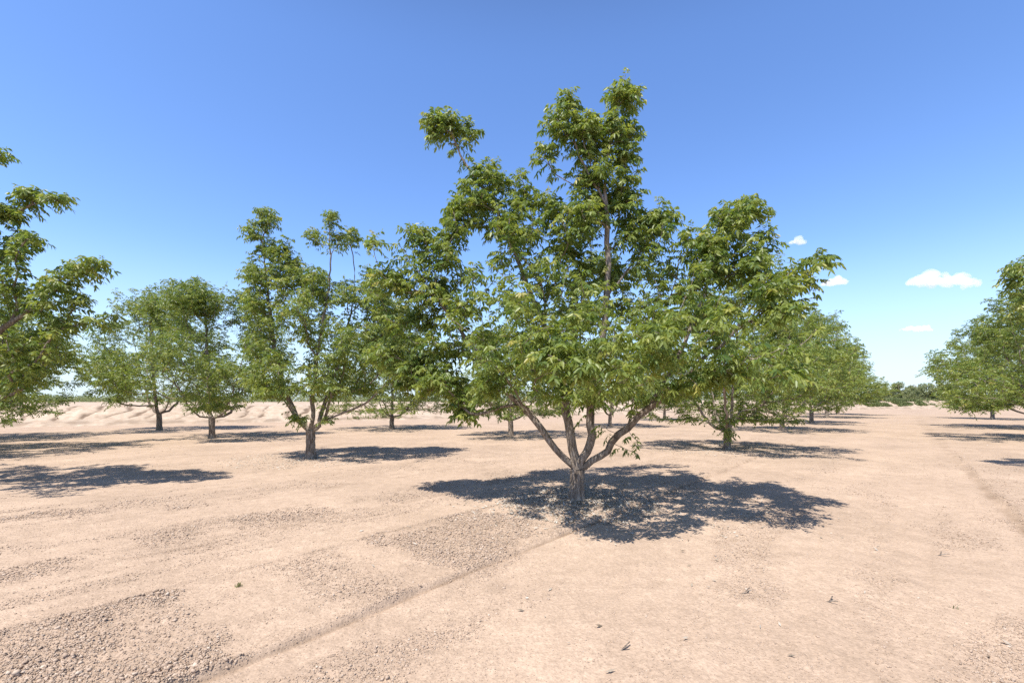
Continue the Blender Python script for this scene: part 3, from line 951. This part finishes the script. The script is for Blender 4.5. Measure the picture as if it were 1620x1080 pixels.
# ---- the tree cut by the left edge
b3 = np.array([-10.6, 8.5, 0.0])
W3 = lambda L: [at(*p) - b3 for p in L]
lim3 = [W3([(-60, 600, 8.4), (-20, 540, 8.3), (60, 480, 8.2), (125, 420, 8.2)]), W3([(-95, 560, 8.5), (-80, 450, 8.5), (-30, 370, 8.4), (30, 330, 8.3), (95, 312, 8.2)]),
        W3([(-130, 580, 8.8), (-170, 480, 9.2), (-200, 380, 9.4)]), W3([(-100, 580, 7.9), (-110, 500, 7.2), (-120, 420, 6.8)])]
bl3 = [(50, 308, 28, 9, 8.3, .3, 5), (95, 316, 14, 6, 8.2, .2, 2), (15, 335, 22, 14, 8.3, .4, 5), (-20, 330, 25, 25, 8.3, .5, 6), (35, 375, 22, 14, 8.3, .4, 5), (5, 400, 25, 20, 8.3, .5, 6), (0, 245, 6, 10, 8.3, .2, 2),
       (130, 425, 26, 18, 8.2, .4, 7), (155, 418, 12, 12, 8.2, .3, 3), (95, 445, 25, 18, 8.2, .5, 6), (120, 470, 22, 14, 8.2, .4, 5), (60, 480, 35, 22, 8.2, .6, 8), (150, 505, 14, 6, 8.2, .2, 3), (178, 500, 6, 4, 8.2, .1, 1),
       (95, 510, 25, 16, 8.3, .5, 5), (20, 450, 30, 30, 8.3, .8, 8), (70, 545, 38, 22, 8.3, .8, 10), (30, 570, 45, 35, 8.4, 1.0, 14), (-20, 520, 45, 40, 8.4, 1.2, 14), (60, 590, 30, 20, 8.4, .8, 6), (10, 615, 25, 14, 8.4, .8, 5),
       (-80, 420, 60, 70, 8.5, 1.5, 30), (-100, 530, 80, 50, 8.4, 2.0, 35), (-190, 470, 60, 80, 8.6, 1.6, 26), (-60, 330, 40, 50, 8.5, 1.0, 12), (-120, 280, 30, 40, 8.5, .6, 8)]
tr = flank_tree(31, b3, lim3, bl3, 0.115, 0.7, dict(per=13, size=0.25, span=0.7, nl=11), 2.1)
tag(tr, 'pecan tree cut off by the left edge, its leafy boughs reaching into the sky', 'tree', GROUP)

# ---- the tree just right of and behind the big one, leafy down its trunk
b4 = ground_at(1150, 712); d4 = b4[1]
LA4 = dict(per=12, size=0.265, span=0.75, nl=9, simple=True)
lowbl = [(1150, 690, 12, 10, d4 - .25, .2, 4), (1135, 670, 30, 10, d4, .8, 5), (1165, 668, 22, 10, d4, .8, 5), (1180, 650, 30, 12, d4, 1.0, 6), (1110, 650, 30, 12, d4, 1.0, 6)]
tr = flank_tree(41, b4, generic_limbs(3.4, 6.2, 0.6, 4, 4), lowbl, 0.105, 0.6, LA4, generic=generic_crown(3.5, 6.3, 1100, 0.9, 20))
tag(tr, 'pecan tree leafy down to its trunk base, right behind the biggest tree', 'tree', GROUP)

# ---- R1 cut by the right edge
b5 = np.array([15.9, 10.6, 0.0])
W5 = lambda L: [at(*p) - b5 for p in L]
bl5 = [(1606, 425, 12, 14, 10.2, .3, 4), (1598, 448, 10, 10, 10.2, .3, 3), (1618, 470, 14, 20, 10.2, .5, 5), (1640, 440, 25, 40, 10.3, .7, 12), (1690, 480, 40, 60, 10.4, 1.2, 26), (1640, 520, 16, 20, 10.4, .6, 6),
       (1760, 520, 60, 70, 10.5, 1.8, 40), (1840, 470, 60, 90, 10.6, 1.8, 40), (1740, 420, 50, 50, 10.5, 1.0, 18)]
lim5 = [W5([(1850, 590, 10.4), (1750, 510, 10.3), (1640, 440, 10.2)]), W5([(1890, 560, 10.5), (1850, 450, 10.5), (1800, 380, 10.5)])] + [[(.3, .3, 1.1), (.9, 1.0, 2.4), (1.4, 1.6, 4.2)]]
tr = flank_tree(51, b5, lim5, bl5, 0.12, 0.7, dict(per=13, size=0.29, span=0.6, nl=9, simple=True), 1.7)
tag(tr, 'pecan tree almost hidden off the right edge, only its branch tips showing', 'tree', GROUP)

# ------------------------------------------------------------------ farther trees: five kinds of crown, copied
protos = []
specs = [(3.7, 6.4, 1350, 0.9, 20, 5), (3.8, 6.6, 1350, 1.0, 18, 7), (3.6, 6.2, 1250, 0.85, 20, 4), (4.0, 6.5, 1400, 0.95, 22, 6)]


def copy_tree(src, loc, rz, sc):
    r = src.copy(); COL.objects.link(r)
    r.location = loc; r.rotation_euler = (0, 0, rz); r.scale = sc
    for ch in list(src.children):
        c = ch.copy(); COL.objects.link(c); c.parent = r
    return r


# (x, y or trunk base pixel, prototype, turn, width scale, height scale, label)
far = [
    (ground_at(335, 693), 1, 0.3, 1.00, 1.03, 'round pecan tree third from the left, between the wide low one and the tufted one'),
    (ground_at(252, 680), 0, 2.1, 1.06, 1.20, 'wide pecan tree with a boughs-out left side, beside the open sky gap on the left'),
    (ground_at(808, 689), 2, 1.2, 0.95, 0.92, 'small pecan tree whose trunk shows under the left limbs of the biggest tree'),
    (ground_at(620, 678), 3, 4.0, 1.05, 0.90, 'pecan tree with a thin straight trunk before the pale bank, right of the tufted tree'),
    (ground_at(965, 674), 0, 3.3, 0.92, 0.90, 'far pecan tree seen between the middle and right limbs of the biggest tree'),
    (ground_at(1051, 664), 1, 5.0, 0.95, 0.95, 'far pecan tree in the row behind, under the right limb of the biggest tree'),
    (ground_at(1237, 681), 3, 0.8, 0.98, 1.02, 'second pecan tree down the right-hand row, with its trunk forked near the ground'),
    (ground_at(1284, 669), 0, 1.9, 1.12, 1.20, 'third pecan tree down the right-hand row, with a stout forked trunk'),
    (ground_at(1308, 660), 2, 2.7, 1.30, 1.22, 'fourth pecan tree down the right-hand row, with leaves hanging low'),
    (ground_at(1325, 655.5), 1, 0.1, 1.42, 1.18, 'last pecan tree of the right-hand row, with a leaning trunk'),
    (np.array([21.6, 18.0, 0]), 1, 3.9, 1.10, 1.00, "pecan tree at the right edge, trunk unseen, behind the nearest one's branch tips"),
    (np.array([29.6, 26.0, 0]), 3, 2.2, 1.25, 1.10, 'large round pecan tree right of the lane, boughs hanging at the right edge'),
    (ground_at(1570, 663), 0, 5.5, 1.15, 1.08, 'pecan tree right of the lane whose forked trunk stands clear below its crown'),
    (np.array([-17.4, 13.6, 0]), 2, 1.0, 1.05, 1.0, 'pecan tree at the left edge, mostly hidden behind the near one cut off there'),
    (np.array([-22.9, 18.6, 0]), 3, 3.0, 1.0, 0.95, 'pecan tree low at the left edge before the pale bank, farthest left'),
]
for i, (Rx, H, n, low, lobes, sh) in enumerate(specs):
    limbs = generic_limbs(Rx, H, 0.75, 4, 60 + i)
    protos.append(None)
    first = next(k_ for k_, e in enumerate(far) if e[1] == i)
    p = flank_tree(70 + i, np.zeros(3), limbs, None, 0.12, 0.75 if i != 1 else 0.85, dict(per=11, size=0.275, span=0.65, nl=9, simple=True),
                   generic=generic_crown(Rx, H, n, low + 0.15, lobes, sh))
    protos[i] = p
used = set()
for base, pi, rz, ws, hs, lab in far:
    if pi not in used:
        o = protos[pi]; used.add(pi)
        o.location = base; o.rotation_euler = (0, 0, rz); o.scale = (ws, ws, hs)
    else:
        o = copy_tree(protos[pi], base, rz, (ws, ws, hs))
    tag(o, lab, 'tree', GROUP)

# ------------------------------------------------------------------ scrub beyond the bank
def leaf_cloud(centers, radii, n, size, g, zmin):
    w_ = radii[:, 0] * radii[:, 1]; w_ = w_ / w_.sum()
    k_ = g.choice(len(centers), n, p=w_)
    q = norm(g.normal(0, 1, (n, 3))) * g.random((n, 1)) ** 0.4
    p = centers[k_] + q * radii[k_]
    p[:, 2] = np.maximum(p[:, 2], zmin + 0.1 * g.random(n))
    d = norm(g.normal(0, 1, (n, 3)) + np.array([0, 0, -0.2])); a = norm(np.cross(d, g.normal(0, 1, (n, 3))))
    s_ = size * (0.6 + 0.8 * g.random((n, 1)))
    v = np.stack([p - d * s_, p + a * s_ * .45, p + d * s_, p - a * s_ * .45], 1).reshape(-1, 3)
    f = np.arange(n * 4).reshape(n, 4)
    return v, f, np.clip(g.normal(0.5, 0.2, n) + 0.2 * np.repeat(0, n), 0, 1)


g = np.random.default_rng(90)
cs = []; rs = []
for k_ in range(330):
    px = g.uniform(-260, 1330); d = g.uniform(140, 175)
    h = abs(g.normal(1.6, 0.5)) + 0.7
    if g.random() < 0.05: h *= 1.45
    x = (px - CX) / F * d
    cs.append((x, d, 1.2 + h * 0.42)); rs.append((g.uniform(2, 6), 2.0, h * 0.6))
for k_ in range(90):
    px = g.uniform(1330, 1720); d = g.uniform(118, 135)
    h = abs(g.normal(0.9, 0.4)) + 0.6
    cs.append(((px - CX) / F * d, d, 1.8 + h * 0.42)); rs.append((g.uniform(2, 5), 2.0, h * 0.6))
v, f, ti = leaf_cloud(np.array(cs), np.array(rs), 60000, 0.32, g, 1.1)
tag(link('far_treeline', make_mesh('far_treeline', v, [f], M_FAR, False, fattrs={'tint': ti})),
    'low green line of distant scrub and trees beyond the pale bank', 'treeline', kind='stuff')

far_trees = [(1430, 110, 5.0, 4.8, 'rounded light green far tree at the end of the lane'),
             (1402, 118, 5.2, 3.9, 'darker far tree half hidden by the end of the right-hand row'),
             (1462, 105, 4.6, 4.4, 'far tree behind the left flank of the trees right of the lane'),
             (1505, 112, 5.0, 4.2, 'far tree glimpsed low between trunks right of the lane')]
for i, (px, d, wd, h, lab) in enumerate(far_trees):
    base = np.array([(px - CX) / F * d, d, 1.75])
    root = empty('scrub_tree', base)
    t = Tree(200 + i, 0.16)
    top = t.path([np.array([0, 0, -0.4]), np.array([0.1, 0, 0.5]), np.array([0.0, 0, 1.1])], -1, -1, 0.3, 0.03)
    gg = t.g
    for a in range(4):
        az = a * 1.6 + gg.random()
        t.path([t.pos[top], np.array([math.cos(az) * wd * .2, math.sin(az) * wd * .2, 2.0]), np.array([math.cos(az) * wd * .36, math.sin(az) * wd * .36, h * .8])], top, -1, 0.4, 0.05)
    t.radii(); tb = t.tubes()
    link('trunk', make_mesh('trunk', tb[-1][0], [tb[-1][1]], M_BARK, True), root)
    c = []; r_ = []
    for k_ in range(24):
        az = gg.random() * 6.28; rr = wd * 0.5 * gg.random() ** 0.5
        c.append((math.cos(az) * rr, math.sin(az) * rr, 0.5 + (h - 0.8) * gg.random() * (1 - 0.5 * (rr / (wd * .5)) ** 2)))
        r_.append((wd * .2, wd * .2, h * .17))
    v, f, ti = leaf_cloud(np.array(c), np.array(r_), 4200, 0.20, gg, 0.3)
    link('crown', make_mesh('crown', v, [f], M_FAR, False, fattrs={'tint': ti}), root)
    tag(root, lab, 'tree', 'far trees beyond the end of the lane')


# ------------------------------------------------------------------ weeds on and under the bank
def blades(P, hmin, hmax, wd, per, g, spread):
    n = len(P) * per
    b = np.repeat(P, per, 0) + np.concatenate([g.normal(0, spread, (n, 2)), np.zeros((n, 1))], 1)
    h = hmin + (hmax - hmin) * g.random((n, 1)) ** 1.5
    az = g.random(n) * 6.283
    o = np.stack([np.cos(az), np.sin(az), np.zeros(n)], -1)
    s_ = np.stack([-np.sin(az), np.cos(az), np.zeros(n)], -1) * wd * (0.6 + 0.8 * g.random((n, 1)))
    lean = h * (0.25 + 0.6 * g.random((n, 1)))
    z = np.array([0, 0, 1.0])
    v = np.stack([b - s_, b + s_, b + o * lean * .45 + z * h * .6 + s_ * .8, b + o * lean * .45 + z * h * .6 - s_ * .8, b + o * lean + z * h * 0.92], 1)
    f4 = np.array([0, 1, 2, 3])[None] + (np.arange(n) * 5)[:, None]
    f3 = np.array([3, 2, 4])[None] + (np.arange(n) * 5)[:, None]
    tint = np.clip(g.normal(0.4, 0.22, n), 0, 1)
    return v.reshape(-1, 3), f4, f3, np.concatenate([tint, tint])


def weed_patch(ulo, uhi, vlo, vhi, n, hmin, hmax, label, seed, thr=-0.1, wd=0.02, dry=0.0):
    g = np.random.default_rng(seed)
    u = g.uniform(ulo, uhi, n); v = g.uniform(vlo, vhi, n)
    keep = fbm(u * 0.25, v * 0.6, 3, seed) > thr
    P = bank_point(u[keep], v[keep])
    vv, f4, f3, ti = blades(P, hmin, hmax, wd, 10, g, 0.10)
    me = make_mesh('weeds', vv, [f4, f3], M_WEED, False, fattrs={'tint': np.clip(ti + dry, 0, 1)})
    tag(link('weeds', me), label, 'weeds', kind='stuff')


def u_of_px(px):
    a = (fx - (px - CX) / F * fy)
    return us[int(np.argmin(np.abs(a)))]


weed_patch(u_of_px(1385), u_of_px(1482), 1.2, 7.5, 3200, 0.2, 0.6, 'green weeds covering the bank at the end of the lane', 401, -0.15, 0.045)
weed_patch(u_of_px(1484), u_of_px(1640), 1.0, 6.5, 1600, 0.15, 0.5, 'green weeds on the bank behind the trees right of the lane', 402, 0.0, 0.035)
weed_patch(u_of_px(760), u_of_px(905), 0.4, 2.6, 420, 0.15, 0.5, 'dry weeds along the bank foot left of the biggest trunk', 403, 0.05, 0.02, 0.35)
weed_patch(u_of_px(540), u_of_px(700), 0.2, 1.2, 130, 0.1, 0.35, 'sparse weeds along the bank foot beside the thin-trunked tree', 404, 0.05, 0.02, 0.25)

# ------------------------------------------------------------------ leaf litter under the trees
def litter(centres, seed):
    g = np.random.default_rng(seed)
    P = []
    for (c, r_, n) in centres:
        a = g.random(n) * 6.283; rr = r_ * g.random(n) ** 0.75
        P.append(np.stack([c[0] + np.cos(a) * rr, c[1] + np.sin(a) * rr], -1))
    P = np.concatenate(P); n = len(P)
    z, _ = ground_z(P[:, 0], P[:, 1])
    p = np.stack([P[:, 0], P[:, 1], z + 0.006 + 0.012 * g.random(n)], -1)
    az = g.random(n) * 6.283
    d = norm(np.stack([np.cos(az), np.sin(az), g.normal(0, 0.25, n)], -1)); a = norm(np.cross(d, np.array([0, 0, 1.0]) + g.normal(0, 0.35, (n, 3))))
    nn = np.cross(a, d)
    l = (0.012 + 0.026 * g.random((n, 1))); w_ = l * 0.3
    v = np.stack([p - d * l, p - a * w_, p + nn * l * 0.3, p + a * w_, p + d * l + nn * l * .2], 1)
    f = np.array([(0, 1, 2, 3), (1, 4, 3, 2)])[None] + (np.arange(n) * 5)[:, None, None]
    return v.reshape(-1, 3), f.reshape(-1, 4), np.repeat(np.clip(g.normal(0.62, 0.25, n), 0, 1), 2)


v, f, ti = litter([(big.location, 1.25, 3600), (np.array(big.location) + (0.5, 0.6, 0), 2.6, 1700), (b2, 2.2, 1200), (b4, 2.4, 1200), ((1.2, 5.6), 3.4, 80)], 55)
tag(link('leaf_litter', make_mesh('leaf_litter', v, [f], M_LITTER, False, fattrs={'tint': ti})),
    'pale dry leaf litter on the soil in the shade of the trees', 'leaf litter', kind='stuff')

# ------------------------------------------------------------------ small sprigs and sticks on the soil
def sprig(px, py, hh, n, lab, seed, dry=0.0):
    g = np.random.default_rng(seed)
    b = ground_at(px, py)
    b[2] = ground_z(np.array([b[0]]), np.array([b[1]]))[0][0]
    vv, f4, f3, ti = blades(np.zeros((1, 3)), hh * .4, hh, hh * 0.055, n, g, hh * .25)
    o = link('weed_sprig', make_mesh('weed_sprig', vv, [f4, f3], M_WEED, False, fattrs={'tint': np.clip(ti + dry, 0, 1)}))
    o.location = b
    tag(o, lab, 'weed', 'weed sprigs on the bare soil')


sprig(1508, 962, 0.055, 7, 'small dark green weed sprig alone on the bare lane at lower right', 501, -0.3)
sprig(378, 928, 0.05, 30, 'thin pale green weed tuft on the smooth soil at lower left', 502, 0.4)


def stick(px, py, ln, ang, lab, seed):
    g = np.random.default_rng(seed)
    b = ground_at(px, py)
    pts = np.array([[math.cos(ang) * ln * u, math.sin(ang) * ln * u, 0.006 + 0.02 * math.sin(u * 3.1)] for u in np.linspace(-.5, .5, 7)]) + g.normal(0, ln * 0.02, (7, 3)) * np.array([1, 1, .2])
    t = Tree(seed, 0.0045)
    last = -1
    for p in pts: last = t.add(p, last, 0)
    q = t.add(pts[3] + np.array([0.03, 0.02, 0.015]), 3, 0); t.add(pts[3] + np.array([0.06, 0.05, 0.02]), q, 0)
    tb = t.tubes()
    o = link('twig', make_mesh('twig', tb[0][0], [tb[0][1]], M_BARK, True))
    b[2] = ground_z(np.array([b[0]]), np.array([b[1]]))[0][0] + 0.002
    o.location = b
    tag(o, lab, 'twig', 'dead twigs on the soil')


stick(985, 1028, 0.09, 0.2, 'thin dead twig on pale soil at the bottom centre of the lane', 511)
stick(1487, 878, 0.16, -0.4, 'short dark twig on the lane soil farthest to the right', 512)
stick(1178, 942, 0.11, 0.0, 'short dark twig on the soil below the right end of the big shadow', 513)
stick(1312, 956, 0.11, -0.9, 'dark slanting twig on the lane, midway between the other twigs', 514)

# ------------------------------------------------------------------ clouds
def cloud(px, py, wpx, hpx, dist, lab, seed, dens):
    """a cumulus: overlapping rounded puffs melted into one closed body filled with thin white mist"""
    g = np.random.default_rng(seed)
    c = at(px, py, dist)
    W_, H_ = wpx / F * dist, hpx / F * dist
    mb = bpy.data.metaballs.new('puffs'); mb.resolution = W_ / 60; mb.threshold = 0.4
    for k_ in range(60):
        u = g.uniform(-1, 1)
        env = (1 - abs(u) ** 1.5) * (0.85 + 0.2 * math.sin(u * 4 + seed))
        e = mb.elements.new(); e.type = 'BALL'
        e.radius = 1.5 * H_ * (0.12 + 0.20 * max(env, 0) * g.random())
        e.co = (u * W_ * 0.48, g.normal(0, W_ * 0.07), -H_ * 0.22 + H_ * 0.55 * max(env, 0) * g.random() ** 1.3)
    mo = bpy.data.objects.new('puffs', mb); COL.objects.link(mo)
    dg = bpy.context.evaluated_depsgraph_get(); dg.update()
    me = bpy.data.meshes.new_from_object(mo.evaluated_get(dg))
    bpy.data.objects.remove(mo)
    n = len(me.vertices); co = np.empty(n * 3, dtype=np.float32); me.vertices.foreach_get('co', co); co = co.reshape(-1, 3)
    cen = co / (np.array([W_, W_, H_]) * .5)
    dis = fbm(co[:, 0] / (H_ * .6) + co[:, 1] / H_, co[:, 2] / (H_ * .6), 4, seed)
    co = co + norm(cen) * (H_ * 0.10 * dis)[:, None]
    me.vertices.foreach_set('co', co.ravel().astype(np.float32)); me.update()
    me.name = 'cloud'
    m, nt_, out = new_mat('cloud_mist')
    pv = N(nt_, 'ShaderNodeVolumePrincipled', Density=0.2 * dens / H_, Anisotropy=0.0)
    pv.inputs['Color'].default_value = (1, 1, 1, 1)
    nt_.links.new(pv.outputs[0], out.inputs['Volume'])
    me.materials.clear(); me.materials.append(m)
    o = link('cloud', me); o.location = c
    tag(o, lab, 'cloud', 'small white clouds low in the sky')


cloud(1490, 441, 122, 34, 3000, 'widest white cloud, right of the trees above the lane', 601, 9)
cloud(1450, 519, 52, 13, 3600, 'small flat white cloud lowest in the sky over the lane', 602, 8)
cloud(1322, 444, 40, 20, 3000, 'small white cloud touching the right tip of the biggest tree', 603, 8)
cloud(1262, 381, 26, 14, 3000, 'tiniest white puff of cloud, high above the right shoulder of the biggest tree', 604, 6)
